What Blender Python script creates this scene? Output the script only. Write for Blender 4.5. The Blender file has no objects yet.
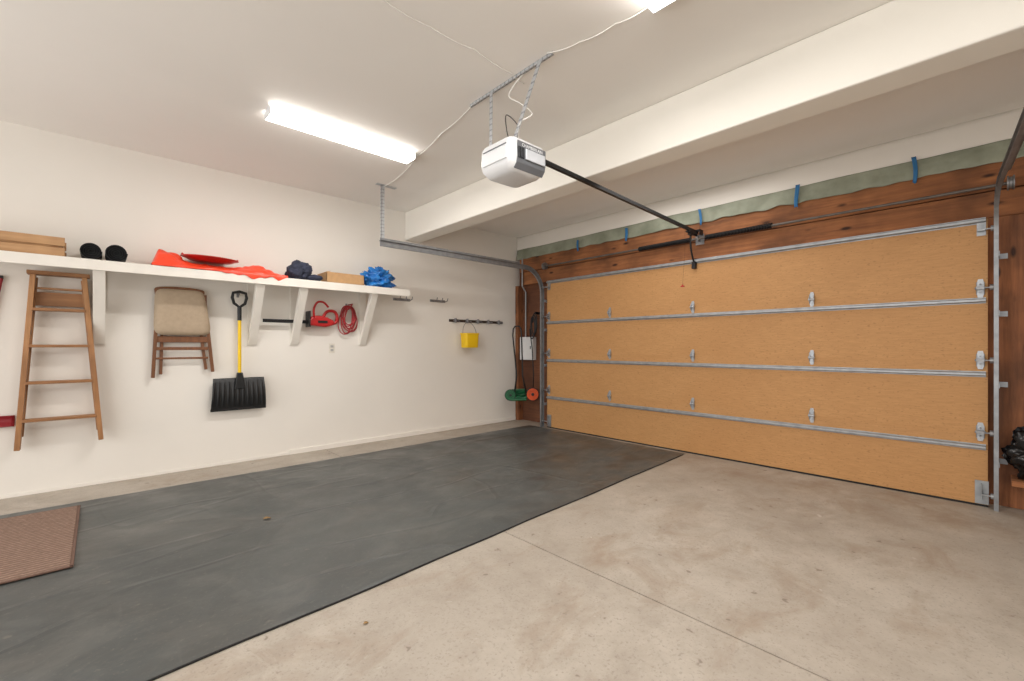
import bpy, bmesh, math, random
from mathutils import Vector, Matrix, noise
random.seed(7)
C = bpy.context.scene.collection
PI = math.pi
# ------------------------------------------------------------------ materials
def lin(c):
    r = []
    for v in c[:3]:
        v /= 255.0
        r.append(v/12.92 if v <= .04045 else ((v+.055)/1.055)**2.4)
    return (r[0], r[1], r[2], 1)
def nd(nt, t, **k):
    n = nt.nodes.new(t)
    for a, b in k.items(): setattr(n, a, b)
    return n
def newmat(name):
    m = bpy.data.materials.new(name); m.use_nodes = True
    nt = m.node_tree
    return m, nt, nt.nodes['Principled BSDF']
def mixc(nt, fac, a, b, blend='MIX'):
    n = nt.nodes.new('ShaderNodeMix'); n.data_type = 'RGBA'; n.blend_type = blend
    for sock, v in ((n.inputs[0], fac), (n.inputs[6], a), (n.inputs[7], b)):
        if isinstance(v, bpy.types.NodeSocket): nt.links.new(v, sock)
        else: sock.default_value = v
    return n.outputs[2]
def noi(nt, vec, scale, detail=4, rough=.55, dist=0):
    n = nd(nt, 'ShaderNodeTexNoise'); n.inputs['Scale'].default_value = scale
    n.inputs['Detail'].default_value = detail; n.inputs['Roughness'].default_value = rough; n.inputs['Distortion'].default_value = dist
    nt.links.new(vec, n.inputs['Vector']); return n.outputs['Fac']
def ramp(nt, f, a, b, lo=0, hi=1):
    n = nd(nt, 'ShaderNodeMapRange'); n.inputs[1].default_value = a; n.inputs[2].default_value = b
    n.inputs[3].default_value = lo; n.inputs[4].default_value = hi
    nt.links.new(f, n.inputs[0]); return n.outputs[0]
def coords(nt, stretch=(1, 1, 1), kind='Object', rot=0):
    tc = nd(nt, 'ShaderNodeTexCoord'); mp = nd(nt, 'ShaderNodeMapping')
    mp.inputs['Scale'].default_value = stretch; mp.inputs['Rotation'].default_value = (0, 0, rot)
    nt.links.new(tc.outputs[kind], mp.inputs['Vector']); return mp.outputs['Vector']
def bumpn(nt, bs, h, strength, dist=.01):
    b = nd(nt, 'ShaderNodeBump'); b.inputs['Strength'].default_value = strength; b.inputs['Distance'].default_value = dist
    nt.links.new(h, b.inputs['Height']); nt.links.new(b.outputs[0], bs.inputs['Normal'])
def mth(nt, op, a, b):
    n = nd(nt, 'ShaderNodeMath', operation=op)
    for i, v in enumerate((a, b)):
        if isinstance(v, bpy.types.NodeSocket): nt.links.new(v, n.inputs[i])
        else: n.inputs[i].default_value = v
    return n.outputs[0]
def M(name, col, rough=.5, metal=0, var=.12, scale=8, bump=0, bscale=60, stretch=(1, 1, 1), col2=None):
    m, nt, bs = newmat(name)
    v = coords(nt, stretch); a = lin(col)
    lo = tuple(x*(1-var) for x in a[:3])+(1,)
    hi = lin(col2) if col2 else tuple(min(1, x*(1+var)) for x in a[:3])+(1,)
    f = ramp(nt, noi(nt, v, scale), .3, .7)
    c = mixc(nt, f, lo, hi)
    nt.links.new(c, bs.inputs['Base Color'])
    bs.inputs['Roughness'].default_value = rough; bs.inputs['Metallic'].default_value = metal
    if bump: bumpn(nt, bs, noi(nt, v, bscale, 3), bump, .004)
    return m
m_wall = M('painted_drywall', (234, 229, 221), .75, 0, .02, 1.2, .15, 45)
m_ceil = M('ceiling_paint', (245, 241, 235), .8, 0, .02, .8, .1, 30)
m_beam = M('beam_paint', (245, 241, 232), .7, 0, .015, 1.5, .1, 40)
m_shelf = M('shelf_paint', (233, 228, 219), .55, 0, .04, 6, .08, 40)
m_galv = M('galvanised_steel', (156, 159, 162), .42, .6, .16, 14, .05, 90)
m_steel = M('dull_steel', (140, 140, 142), .42, .7, .2, 20)
m_hinge = M('zinc_plate', (172, 175, 179), .38, .55, .14, 30)
m_dark = M('black_steel', (32, 32, 34), .45, .5, .2, 20)
m_black = M('black_plastic', (22, 23, 25), .42, 0, .2, 10, .1, 60)
m_foam = M('black_foam', (26, 27, 30), .85, 0, .3, 30, .4, 120)
m_white = M('white_plastic', (230, 231, 233), .35, 0, .02, 4)
m_greyp = M('grey_plastic', (104, 107, 112), .4, 0, .08, 8)
m_lens = M('frosted_lens', (200, 204, 210), .15, 0, .08, 12)
m_cord = M('white_cord', (232, 229, 223), .5, 0, .03)
m_yellow = M('yellow_plastic', (240, 198, 24), .4, 0, .06, 6)
m_red = M('red_plastic', (182, 30, 32), .38, 0, .1, 6)
m_mred = M('muted_red_paint', (140, 24, 36), .45, 0, .12, 6)
m_dred = M('dark_red_plastic', (186, 32, 26), .35, 0, .12, 6)
m_orange = M('orange_red_nylon', (238, 72, 42), .32, 0, .14, 9, .3, 25)
m_redcord = M('red_cord', (158, 40, 44), .5, 0, .25, 40)
m_navy = M('navy_cloth', (50, 54, 72), .85, 0, .35, 12, .5, 40)
m_blue = M('blue_film', (24, 106, 200), .18, 0, .3, 10, .3, 30, col2=(60, 154, 232))
m_card = M('cardboard', (190, 150, 106), .85, 0, .08, 20, .1, 80)
m_tape = M('blue_tape', (44, 108, 158), .7, 0, .12, 12)
m_green = M('green_enamel', (20, 96, 58), .4, 0, .15, 12)
m_orangew = M('orange_plastic', (214, 84, 34), .45, 0, .12, 12)
m_bag = M('black_bag_film', (14, 14, 16), .2, 0, .3, 10, .5, 25)
m_beige = M('taupe_upholstery', (178, 159, 136), .9, 0, .06, 30, .15, 160)
m_leaf = M('dry_leaf', (150, 118, 72), .8, 0, .2, 20)
m_seal = M('black_rubber', (28, 27, 26), .8, 0, .2, 12)
m_brub = M('brown_rubber', (104, 78, 66), .8)
def perfmat(axis):
    m, nt, bs = newmat('perforated_steel_'+axis.lower())
    s = nd(nt, 'ShaderNodeSeparateXYZ'); nt.links.new(coords(nt), s.inputs[0])
    mm = nd(nt, 'ShaderNodeMath', operation='PINGPONG'); nt.links.new(s.outputs[axis], mm.inputs[0]); mm.inputs[1].default_value = .02
    f = ramp(nt, mm.outputs[0], .014, .016)
    c = mixc(nt, f, lin((184, 186, 189)), lin((146, 148, 151)))
    nt.links.new(c, bs.inputs['Base Color']); bs.inputs['Metallic'].default_value = .35; bs.inputs['Roughness'].default_value = .45
    return m
m_perfz = perfmat('Z'); m_perfy = perfmat('Y')
def woodm(name, c1, c2, axis, rough=.55, knots=False, sc=1.0, dark=.78):
    m, nt, bs = newmat(name)
    st = [22*sc]*3; st[axis] = 1.3*sc
    v = coords(nt, tuple(st)); f = ramp(nt, noi(nt, v, 1.6, 6, .6), .3, .72)
    c = mixc(nt, f, lin(c1), lin(c2))
    v2 = coords(nt); f2 = ramp(nt, noi(nt, v2, 2.3, 3), .35, .75)
    c = mixc(nt, f2, c, lin(tuple(x*dark for x in c1)))
    if knots:
        s3 = [9]*3; s3[axis] = 3.2
        vo = nd(nt, 'ShaderNodeTexVoronoi'); vo.inputs['Scale'].default_value = 1
        nt.links.new(coords(nt, tuple(s3)), vo.inputs['Vector'])
        k = ramp(nt, vo.outputs['Distance'], .18, .08)
        c = mixc(nt, k, c, lin((56, 30, 16)))
        s4 = [5]*3; s4[axis] = 1.2
        c = mixc(nt, ramp(nt, noi(nt, coords(nt, tuple(s4)), 1.5, 5, .65), .5, .72, 0, .6), c, lin(tuple(x*.6 for x in c1)))
    nt.links.new(c, bs.inputs['Base Color']); bs.inputs['Roughness'].default_value = rough
    bumpn(nt, bs, f, .3, .005)
    return m
m_header = woodm('rough_stained_timber', (132, 82, 50), (180, 118, 72), 1, .8, True)
m_stud = woodm('stained_stud', (118, 72, 44), (164, 104, 64), 2, .75, True)
m_sheath = woodm('stained_sheathing', (98, 60, 40), (136, 84, 54), 1, .75)
m_ladder = woodm('ladder_wood', (158, 108, 66), (196, 146, 98), 2, .5, dark=.82)
m_ladderx = woodm('ladder_step_wood', (148, 100, 60), (190, 140, 94), 0, .5, dark=.82)
m_chairw = woodm('chair_wood', (112, 68, 40), (150, 98, 60), 2, .45)
m_crate = woodm('crate_wood', (178, 132, 88), (214, 172, 126), 0, .6)
def doormat():
    m, nt, bs = newmat('door_hardboard')
    v = coords(nt, (30, 6, 60)); g = noi(nt, v, 2, 5, .6)
    c = mixc(nt, ramp(nt, g, .3, .7), lin((180, 133, 82)), lin((198, 149, 96)))
    f2 = ramp(nt, noi(nt, coords(nt), 1.3, 4), .35, .8, 0, .6)
    c = mixc(nt, f2, c, lin((176, 126, 74)))
    sp = ramp(nt, noi(nt, coords(nt, (1, .5, 1)), 80, 2), .6, .72, 0, .7)
    c = mixc(nt, sp, c, lin((152, 108, 64)))
    nt.links.new(c, bs.inputs['Base Color']); bs.inputs['Roughness'].default_value = .62
    bumpn(nt, bs, g, .15, .002); return m
m_door = doormat()
def concrete():
    m, nt, bs = newmat('concrete')
    v = coords(nt)
    c = mixc(nt, ramp(nt, noi(nt, v, .8, 6, .6), .3, .72), lin((164, 154, 142)), lin((187, 178, 166)))
    c = mixc(nt, ramp(nt, noi(nt, v, 4, 8, .72), .42, .74, 0, .75), c, lin((150, 139, 126)))
    c = mixc(nt, ramp(nt, noi(nt, coords(nt, (1, 1.6, 1)), 1.7, 7, .65, .6), .52, .74, 0, .75), c, lin((146, 126, 106)))
    c = mixc(nt, ramp(nt, noi(nt, v, 1.1, 8, .75, 1.0), .58, .68, 0, .35), c, lin((203, 195, 184)))
    # browner towards the garage door
    s = nd(nt, 'ShaderNodeSeparateXYZ'); nt.links.new(v, s.inputs[0])
    nearf = mth(nt, 'MULTIPLY', ramp(nt, s.outputs['X'], 1.6, 3.6, 0, 1), ramp(nt, noi(nt, v, 2.6, 6, .7), .42, .66, 0, .6))
    c = mixc(nt, nearf, c, lin((142, 120, 98)))
    c = mixc(nt, ramp(nt, noi(nt, v, 85, 4), .56, .73, 0, .7), c, lin((136, 127, 117)))
    c = mixc(nt, ramp(nt, noi(nt, v, 16, 2), .71, .75, 0, .65), c, lin((116, 102, 90)))
    c = mixc(nt, ramp(nt, noi(nt, v, 11, 2), .74, .79, 0, .55), c, lin((208, 202, 193)))
    nt.links.new(c, bs.inputs['Base Color'])
    nt.links.new(ramp(nt, noi(nt, v, 2.5, 5), 0, 1, .38, .75), bs.inputs['Roughness'])
    bumpn(nt, bs, noi(nt, v, 40, 6, .7), .35, .004); return m
m_conc = concrete()
def rubber():
    m, nt, bs = newmat('charcoal_mat')
    v = coords(nt)
    c = mixc(nt, ramp(nt, noi(nt, v, .7, 7, .6), .3, .72), lin((68, 71, 71)), lin((87, 90, 88)))
    c = mixc(nt, ramp(nt, noi(nt, coords(nt, (1, 1.4, 1)), 1.8, 9, .75, .8), .48, .72, 0, .6), c, lin((110, 109, 105)))
    s = nd(nt, 'ShaderNodeSeparateXYZ'); nt.links.new(v, s.inputs[0])
    far = mth(nt, 'MULTIPLY', ramp(nt, s.outputs['X'], .6, 2.8, .2, 1), ramp(nt, noi(nt, coords(nt, (.8, 1.3, 1)), 1.6, 6, .65, .5), .48, .66, 0, .85))
    c = mixc(nt, far, c, lin((68, 58, 49)))
    c = mixc(nt, ramp(nt, noi(nt, coords(nt, (.5, 9, 1), rot=.25), 1.2, 4, .6), .64, .73, 0, .3), c, lin((122, 120, 115)))
    c = mixc(nt, ramp(nt, noi(nt, coords(nt, (9, .6, 1), rot=.5), 1.1, 4, .6), .66, .74, 0, .22), c, lin((118, 116, 111)))
    c = mixc(nt, ramp(nt, noi(nt, v, 42, 4, .7), .58, .75, 0, .8), c, lin((114, 111, 106)))
    c = mixc(nt, ramp(nt, noi(nt, v, 9, 3), .68, .75, 0, .6), c, lin((124, 119, 111)))
    nt.links.new(c, bs.inputs['Base Color'])
    nt.links.new(ramp(nt, noi(nt, v, 2, 6), .3, .7, .3, .6), bs.inputs['Roughness'])
    def ridge(vec, s, w):
        d = mth(nt, 'ABSOLUTE', mth(nt, 'SUBTRACT', noi(nt, vec, s, 2, .4), .5), 0)
        return ramp(nt, d, 0, w, 1, 0)
    h = mth(nt, 'ADD', ridge(coords(nt, (.45, 1.5, 1), rot=.15), 1.1, .024), ridge(coords(nt, (1.1, .5, 1), rot=.3), .9, .016))
    h = mth(nt, 'ADD', mth(nt, 'MULTIPLY', h, .24), noi(nt, v, 2.2, 5, .5))
    bumpn(nt, bs, h, .48, .03); return m
m_mat = rubber()
def ribmat():
    m, nt, bs = newmat('brown_ribbed_pile')
    w = nd(nt, 'ShaderNodeTexWave'); w.bands_direction = 'Y'; w.inputs['Scale'].default_value = 9
    w.inputs['Distortion'].default_value = 1.2; w.inputs['Detail Scale'].default_value = 6
    nt.links.new(coords(nt), w.inputs['Vector'])
    c = mixc(nt, w.outputs['Fac'], lin((106, 82, 70)), lin((166, 138, 120)))
    c = mixc(nt, ramp(nt, noi(nt, coords(nt, (1, 4, 1)), 40, 3), .4, .65), c, lin((124, 98, 84)))
    nt.links.new(c, bs.inputs['Base Color']); bs.inputs['Roughness'].default_value = .95
    bumpn(nt, bs, w.outputs['Fac'], .8, .01); return m
m_rib = ribmat()
m_green_paper = M('green_membrane', (136, 142, 122), .6, 0, .2, 4, .4, 14, col2=(158, 162, 144))

# ------------------------------------------------------------------ mesh helpers
def wl(o):
    v = Vector((0, 0, 0))
    while o: v += o.location; o = o.parent
    return v
class MB:
    def __init__(s): s.bm = bmesh.new(); s.M = Matrix.Identity(4)
    def _t(s, vs, m): bmesh.ops.transform(s.bm, matrix=s.M @ m, verts=vs)
    def box(s, lo, hi, rot=None):
        c = [(a+b)/2 for a, b in zip(lo, hi)]; d = [abs(b-a) for a, b in zip(lo, hi)]
        r = bmesh.ops.create_cube(s.bm, size=1)
        m = Matrix.Translation(c) @ (rot.to_4x4() if rot else Matrix.Identity(4)) @ Matrix.Diagonal((*d, 1))
        s._t(r['verts'], m); return s
    def bar(s, p0, p1, w, t, side=(0, 1, 0)):
        p0 = Vector(p0); p1 = Vector(p1); z = (p1-p0); L = z.length; z.normalize()
        y = Vector(side); y = (y - z*y.dot(z)).normalized(); x = y.cross(z)
        R = Matrix((x, y, z)).transposed().to_4x4()
        r = bmesh.ops.create_cube(s.bm, size=1)
        s._t(r['verts'], Matrix.Translation((p0+p1)/2) @ R @ Matrix.Diagonal((w, t, L, 1))); return s
    def cyl(s, p0, p1, r, seg=20, r2=None):
        p0 = Vector(p0); p1 = Vector(p1); z = p1-p0
        c = bmesh.ops.create_cone(s.bm, cap_ends=True, segments=seg, radius1=r, radius2=r if r2 is None else r2, depth=z.length)
        q = Vector((0, 0, 1)).rotation_difference(z.normalized()).to_matrix().to_4x4()
        s._t(c['verts'], Matrix.Translation((p0+p1)/2) @ q); return s
    def tube(s, pts, r, seg=8, closed=False):
        pts = [Vector(p) for p in pts]; n = len(pts); rings = []; up = None
        for i, p in enumerate(pts):
            a = pts[(i-1) % n] if (i or closed) else p; b = pts[(i+1) % n] if (i < n-1 or closed) else p
            t = (b-a).normalized()
            if up is None: up = t.orthogonal().normalized()
            up = (up - t*up.dot(t)).normalized(); sd = t.cross(up)
            rings.append([s.bm.verts.new(s.M @ (p+r*(math.cos(2*PI*k/seg)*up+math.sin(2*PI*k/seg)*sd))) for k in range(seg)])
        for i in range(n if closed else n-1):
            A = rings[i]; B = rings[(i+1) % n]
            for k in range(seg): s.bm.faces.new((A[k], A[(k+1) % seg], B[(k+1) % seg], B[k]))
        if not closed:
            s.bm.faces.new(rings[0][::-1]); s.bm.faces.new(rings[-1])
        return s
    def prism(s, poly, a, b, axis=1):
        def P(u, v, w):
            if axis == 0: return Vector((w, u, v))
            if axis == 1: return Vector((u, w, v))
            return Vector((u, v, w))
        A = [s.bm.verts.new(s.M @ P(u, v, a)) for u, v in poly]; B = [s.bm.verts.new(s.M @ P(u, v, b)) for u, v in poly]
        n = len(poly); s.bm.faces.new(A); s.bm.faces.new(B[::-1])
        for i in range(n): s.bm.faces.new((A[i], B[i], B[(i+1) % n], A[(i+1) % n]))
        return s
    def lathe(s, prof, c, seg=32, axis=2):
        rings = []
        for r, h in prof:
            ring = []
            for k in range(seg):
                x = r*math.cos(2*PI*k/seg); y = r*math.sin(2*PI*k/seg)
                v = (x, y, h) if axis == 2 else ((x, h, y) if axis == 1 else (h, x, y))
                ring.append(s.bm.verts.new(s.M @ (Vector(c)+Vector(v))))
            rings.append(ring)
        for A, B in zip(rings, rings[1:]):
            for k in range(seg): s.bm.faces.new((A[k], A[(k+1) % seg], B[(k+1) % seg], B[k]))
        s.bm.faces.new(rings[0][::-1]); s.bm.faces.new(rings[-1]); return s
    def grid(s, nu, nv, fn):
        V = [[s.bm.verts.new(s.M @ Vector(fn(i/nu, j/nv))) for j in range(nv+1)] for i in range(nu+1)]
        for i in range(nu):
            for j in range(nv): s.bm.faces.new((V[i][j], V[i+1][j], V[i+1][j+1], V[i][j+1]))
        return s
    def blob(s, c, d, seed=0, amp=.25, freq=3, sub=4, floor=None):
        r = bmesh.ops.create_icosphere(s.bm, subdivisions=sub, radius=1)
        o = Vector((seed*7.3, seed*3.1, seed*1.7))
        for v in r['verts']:
            p = v.co.copy()
            n1 = noise.noise(p*freq+o); n2 = abs(noise.noise(p*freq*2.3+o*2)); n3 = abs(noise.noise(p*freq*5+o))
            p *= 1+amp*(n1*1.2-n2*1.1+n3*.4)
            q = Vector((p.x*d[0]/2+c[0], p.y*d[1]/2+c[1], p.z*d[2]/2+c[2]))
            if floor is not None and q.z < floor: q.z = floor
            v.co = s.M @ q
        return s
    def build(s, name, mat, parent=None, smooth=False, bevel=0, solid=0, segs=2):
        bm = s.bm; bmesh.ops.recalc_face_normals(bm, faces=bm.faces)
        lo = Vector([min(v.co[i] for v in bm.verts) for i in range(3)]); hi = Vector([max(v.co[i] for v in bm.verts) for i in range(3)])
        c = (lo+hi)/2
        for v in bm.verts: v.co -= c
        me = bpy.data.meshes.new(name); bm.to_mesh(me); bm.free()
        if smooth:
            for p in me.polygons: p.use_smooth = True
        me.materials.append(mat)
        o = bpy.data.objects.new(name, me); C.objects.link(o)
        if parent: o.parent = parent
        o.location = c - (wl(parent) if parent else Vector((0, 0, 0)))
        if solid:
            md = o.modifiers.new('solid', 'SOLIDIFY'); md.thickness = solid
        if bevel:
            md = o.modifiers.new('bevel', 'BEVEL'); md.width = bevel; md.segments = segs; md.limit_method = 'ANGLE'
        if smooth == 'auto':
            md = o.modifiers.new('es', 'EDGE_SPLIT'); md.split_angle = math.radians(35)
        return o
def empty(name, loc, label=None, cat=None, group=None, kind=None):
    o = bpy.data.objects.new(name, None); C.objects.link(o); o.location = loc; o.empty_display_size = .1
    return tag(o, label, cat, group, kind)
def tag(o, label=None, cat=None, group=None, kind=None):
    if label: o['label'] = label
    if cat: o['category'] = cat
    if group: o['group'] = group
    if kind: o['kind'] = kind
    return o
def struct(name, mb, mat, **k):
    return tag(mb.build(name, mat, **k), kind='structure')
def smoothpts(P, n=6):
    P = [Vector(p) for p in P]; out = []
    for i in range(len(P)-1):
        a = P[max(i-1, 0)]; b = P[i]; c = P[i+1]; d = P[min(i+2, len(P)-1)]
        for k in range(n):
            t = k/n
            out.append(.5*((2*b)+(c-a)*t+(2*a-5*b+4*c-d)*t*t+(3*b-a-3*c+d)*t**3))
    out.append(P[-1]); return out

# ------------------------------------------------------------------ camera (16 mm-class lens, level)
H = 1.25; F = 445.0; HY = 346.0
cx, sx_ = .680, .733
cam = bpy.data.cameras.new('camera'); cam.sensor_width = 36; cam.lens = F/1024*36; cam.shift_y = (HY-340.5)/1024
co = bpy.data.objects.new('camera', cam); C.objects.link(co); co.location = (0, 0, H)
co.rotation_euler = (PI/2, 0, math.atan2(sx_, cx)-PI/2); cam.clip_start = .02
bpy.context.scene.camera = co
# measuring helper: where a sight line meets one of the room's planes
def meet(px, py, X=None, Y=None, Z=None):
    a = (px-512)/F; fx = cx+sx_*a; fy = sx_-cx*a
    if X is not None: d = X/fx
    elif Y is not None: d = Y/fy
    else: d = (Z-H)*F/(HY-py)
    return Vector((fx*d, fy*d, H+(HY-py)/F*d))

# ------------------------------------------------------------------ room
WY = 5.5; WX = 5.28; CZ = 3.09; RY = -2.2; BX = -3.0
b = MB(); b.box((BX, RY, -.1), (1.996, WY, 0)); b.box((2.004, RY, -.1), (WX+.3, WY, 0)); b.box((BX, RY, -.2), (WX+.3, WY, -.006))
struct('floor', b, m_conc)
b = MB(); b.box((BX, WY, -.2), (WX+.3, WY+.12, CZ+.1)); struct('wall_left', b, m_wall)
b = MB(); b.box((BX, RY-.12, -.2), (WX+.3, RY, CZ+.1)); struct('wall_right', b, m_wall)
b = MB(); b.box((BX, RY, CZ), (WX+.3, WY, CZ+.1)); struct('ceiling', b, m_ceil)
b = MB(); b.box((WX, 4.62, 0), (WX+.1, WY, CZ)); b.box((WX, RY, 0), (WX+.1, .06, CZ)); b.box((WX, .06, 2.20), (WX+.1, 4.62, CZ))
struct('wall_front', b, m_sheath)
b = MB(); b.box((3.09, RY, 2.71), (3.33, WY, CZ)); struct('trim_1', b, m_beam, bevel=.012)
tag(bpy.data.objects['trim_1'], 'long boxed ceiling beam painted cream')
def ragged(u, v):
    y = RY+u*(WY-RY)
    zb = 2.84+.012*noise.noise(Vector((y*3, 0, 7)))+.016*noise.noise(Vector((y*11, 2, 7)))
    return (WX-.05-.004*noise.noise(Vector((y*4, v*3, 1))), y, zb+(CZ-zb)*v)
b = MB(); b.grid(260, 6, ragged); struct('trim_2', b, m_wall, smooth=True, solid=.012)
b = MB(); b.box((1.6, WY-.018, 0), (WX, WY, .055)); b.box((BX, WY-.008, 0), (1.6, WY, .03)); struct('baseboard_left', b, m_wall, bevel=.003)
b = MB(); b.box((5.18, RY, 2.265), (WX, 5.35, 2.475)); struct('trim_3', b, m_header, bevel=.008)
b = MB(); b.box((5.205, RY, 2.487), (WX, 5.42, 2.72)); struct('trim_4', b, m_header, bevel=.008)
n = 5
for y, w in ((4.70, .14), (5.455, .07), (-.06, .24), (-.62, .05), (-1.1, .05), (-1.6, .05)):
    b = MB(); b.box((5.17, y-w/2, 0), (WX, y+w/2, 2.262)); struct('trim_%d' % n, b, m_stud, bevel=.004); n += 1
b = MB(); b.box((4.93, -2.1, .215), (WX, -.10, .255)); struct('trim_%d' % n, b, m_header, bevel=.004); n += 1
b = MB(); b.box((5.15, -2.1, 1.30), (WX, -.19, 1.345)); struct('trim_%d' % n, b, m_header, bevel=.004); n += 1
def gp(u, v):
    y = RY+u*(WY-.02-RY); zz = 2.70+.014*noise.noise(Vector((y*1.7, 3, 0)))+.018*noise.noise(Vector((y*7, 9, 0)))
    zt = 2.868+.012*noise.noise(Vector((y*1.6, 5, 2)))
    z = zz+v*(zt-zz)
    cr = abs(noise.noise(Vector((y*2.6, z*5, 1))))*.014+abs(noise.noise(Vector((y*8+z*9, z*14, 4))))*.009
    return (5.196-cr+.022*v, y, z)
b = MB(); b.grid(420, 12, gp); o = b.build('insulation_membrane', m_green_paper, smooth=True, solid=.003)
tag(o, 'dull green crumpled membrane strip running above the timber header', 'membrane')
for px, y0, y1, wd in ((578, 240, 251, .034), (626, 228, 241, .04), (700, 209, 225, .03), (797, 185, 207, .038), (914, 157, 183, .032)):
    p = meet(px, y0, X=5.165); q = meet(px, y1, X=5.165)
    def tp(u, v, p=p, q=q, wd=wd, px=px):
        z = p.z+(q.z-p.z)*v+.008*math.sin(u*5+px)*v
        return (5.158+.012*v+.004*math.sin(u*3+v*4), p.y+(u-.5)*wd*(1-.2*v)+.010*math.sin(v*3+px), z)
    b = MB(); b.grid(4, 8, tp); o = b.build('tape_strip', m_tape, smooth=True, solid=.001)
    w = {578: 'small blue tape strip nearest the far left end of the timber header', 626: 'blue tape strip second from the far left corner above door',
         700: 'blue tape strip just above the opener rail end', 797: 'blue tape strip between opener rail end and the largest strip',
         914: 'largest blue tape strip, nearest the right door track'}[px]
    tag(o, w, 'tape', 'blue tape strips on the header')

# ------------------------------------------------------------------ garage door
DX = 5.05; Y0, Y1 = .02, 4.65
d1 = empty('door_1', (DX, (Y0+Y1)/2, 0), 'wide closed sectional garage door with tan panels', 'garage door', kind='structure')
seams = [.012, .58, 1.14, 1.70, 2.24]
for z0, z1 in zip(seams, seams[1:]):
    b = MB(); b.box((DX, Y0, z0), (DX+.045, Y1, z1)); b.build('panel', m_door, d1, bevel=.0006, segs=1)
b = MB(); b.box((DX-.004, Y0, 0), (DX+.05, Y1, .016)); b.build('bottom_seal', m_seal, d1)
def strut(z, h=.023, name='strut'):
    b = MB(); x = DX
    prof = [(x, z-h), (x-.003, z-h), (x-.003, z-h*.66), (x-.022, z-h*.58), (x-.03, z-h*.35), (x-.03, z+h*.35), (x-.022, z+h*.58), (x-.003, z+h*.66), (x-.003, z+h), (x, z+h)]
    b.prism(prof, Y0+.01, Y1-.01, axis=1); return b.build(name, m_galv, d1, bevel=.001)
for z in (.462, 1.03, 1.605): strut(z)
strut(2.227, .025)
def hinge(y, z, big=False):
    w = .046 if big else .04; hh = .072 if big else .07
    b = MB()
    for sg in (-1, 1):
        b.M = Matrix.Translation((0, y, z))
        b.prism([(-w/2, sg*.01), (w/2, sg*.01), (w/2, sg*.03), (w*.3, sg*hh), (-w*.3, sg*hh), (-w/2, sg*.03)], DX-.006, DX, axis=0)
    b.M = Matrix.Identity(4)
    for ya in (y-w/2, y+w/2-.004): b.prism([(DX-.006, z-.05), (DX-.032, z-.012), (DX-.032, z+.012), (DX-.006, z+.05)], ya, ya+.004, axis=1)
    b.cyl((DX-.022, y-w/2-.006, z), (DX-.022, y+w/2+.006, z), .010, 12)
    for zz in (-.055, -.035, .035, .055): b.cyl((DX-.012, y, z+zz), (DX, y, z+zz), .005, 8)
    b.build('hinge', m_hinge, d1, bevel=.001)
    if big:
        s = -1 if y < 2 else 1; e = .05 if s < 0 else .075
        b = MB(); b.cyl((DX-.045, y-s*.03, z), (DX-.045, y+s*e, z), .006, 10); b.cyl((DX-.045, y+s*e, z), (DX-.045, y+s*(e+.02), z), .023, 18)
        b.box((DX-.054, y-.022, z-.012), (DX-.004, y+.022, z+.012)); b.cyl((DX-.062, y, z+.03), (DX-.006, y, z+.03), .006, 8); b.cyl((DX-.062, y, z-.03), (DX-.006, y, z-.03), .006, 8)
        b.build('roller', m_steel, d1)
for z in seams[1:4]:
    for px in (610, 693, 812): hinge(meet(px, 300, X=DX).y, z)
    hinge(.06, z, True); hinge(4.605, z, True)
for y in (.055, 4.605):
    s = -1 if y < 2 else 1; e = .05 if s < 0 else .075
    b = MB(); b.box((DX-.008, y-.04, .02), (DX, y+.035, .20)); b.box((DX-.05, y-.002, .06), (DX-.004, y+.002, .18))
    b.cyl((DX-.045, y, .10), (DX-.045, y+s*e, .10), .006, 10); b.cyl((DX-.045, y+s*e, .10), (DX-.045, y+s*(e+.02), .10), .021, 18)
    b.build('bottom_bracket', m_galv, d1)
    b = MB(); b.box((DX-.01, y-.025, 2.11), (DX, y+.025, 2.235)); b.box((DX-.06, y-.02, 2.14), (DX-.008, y+.02, 2.152))
    b.cyl((DX-.05, y, 2.15), (DX-.05, y+s*e, 2.15), .006, 10); b.cyl((DX-.05, y+s*e, 2.15), (DX-.05, y+s*(e+.02), 2.15), .021, 18); b.build('top_bracket', m_galv, d1)
m_trk = M('weathered_track_steel', (142, 144, 147), .42, .6, .18, 14, .05, 90)
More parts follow.
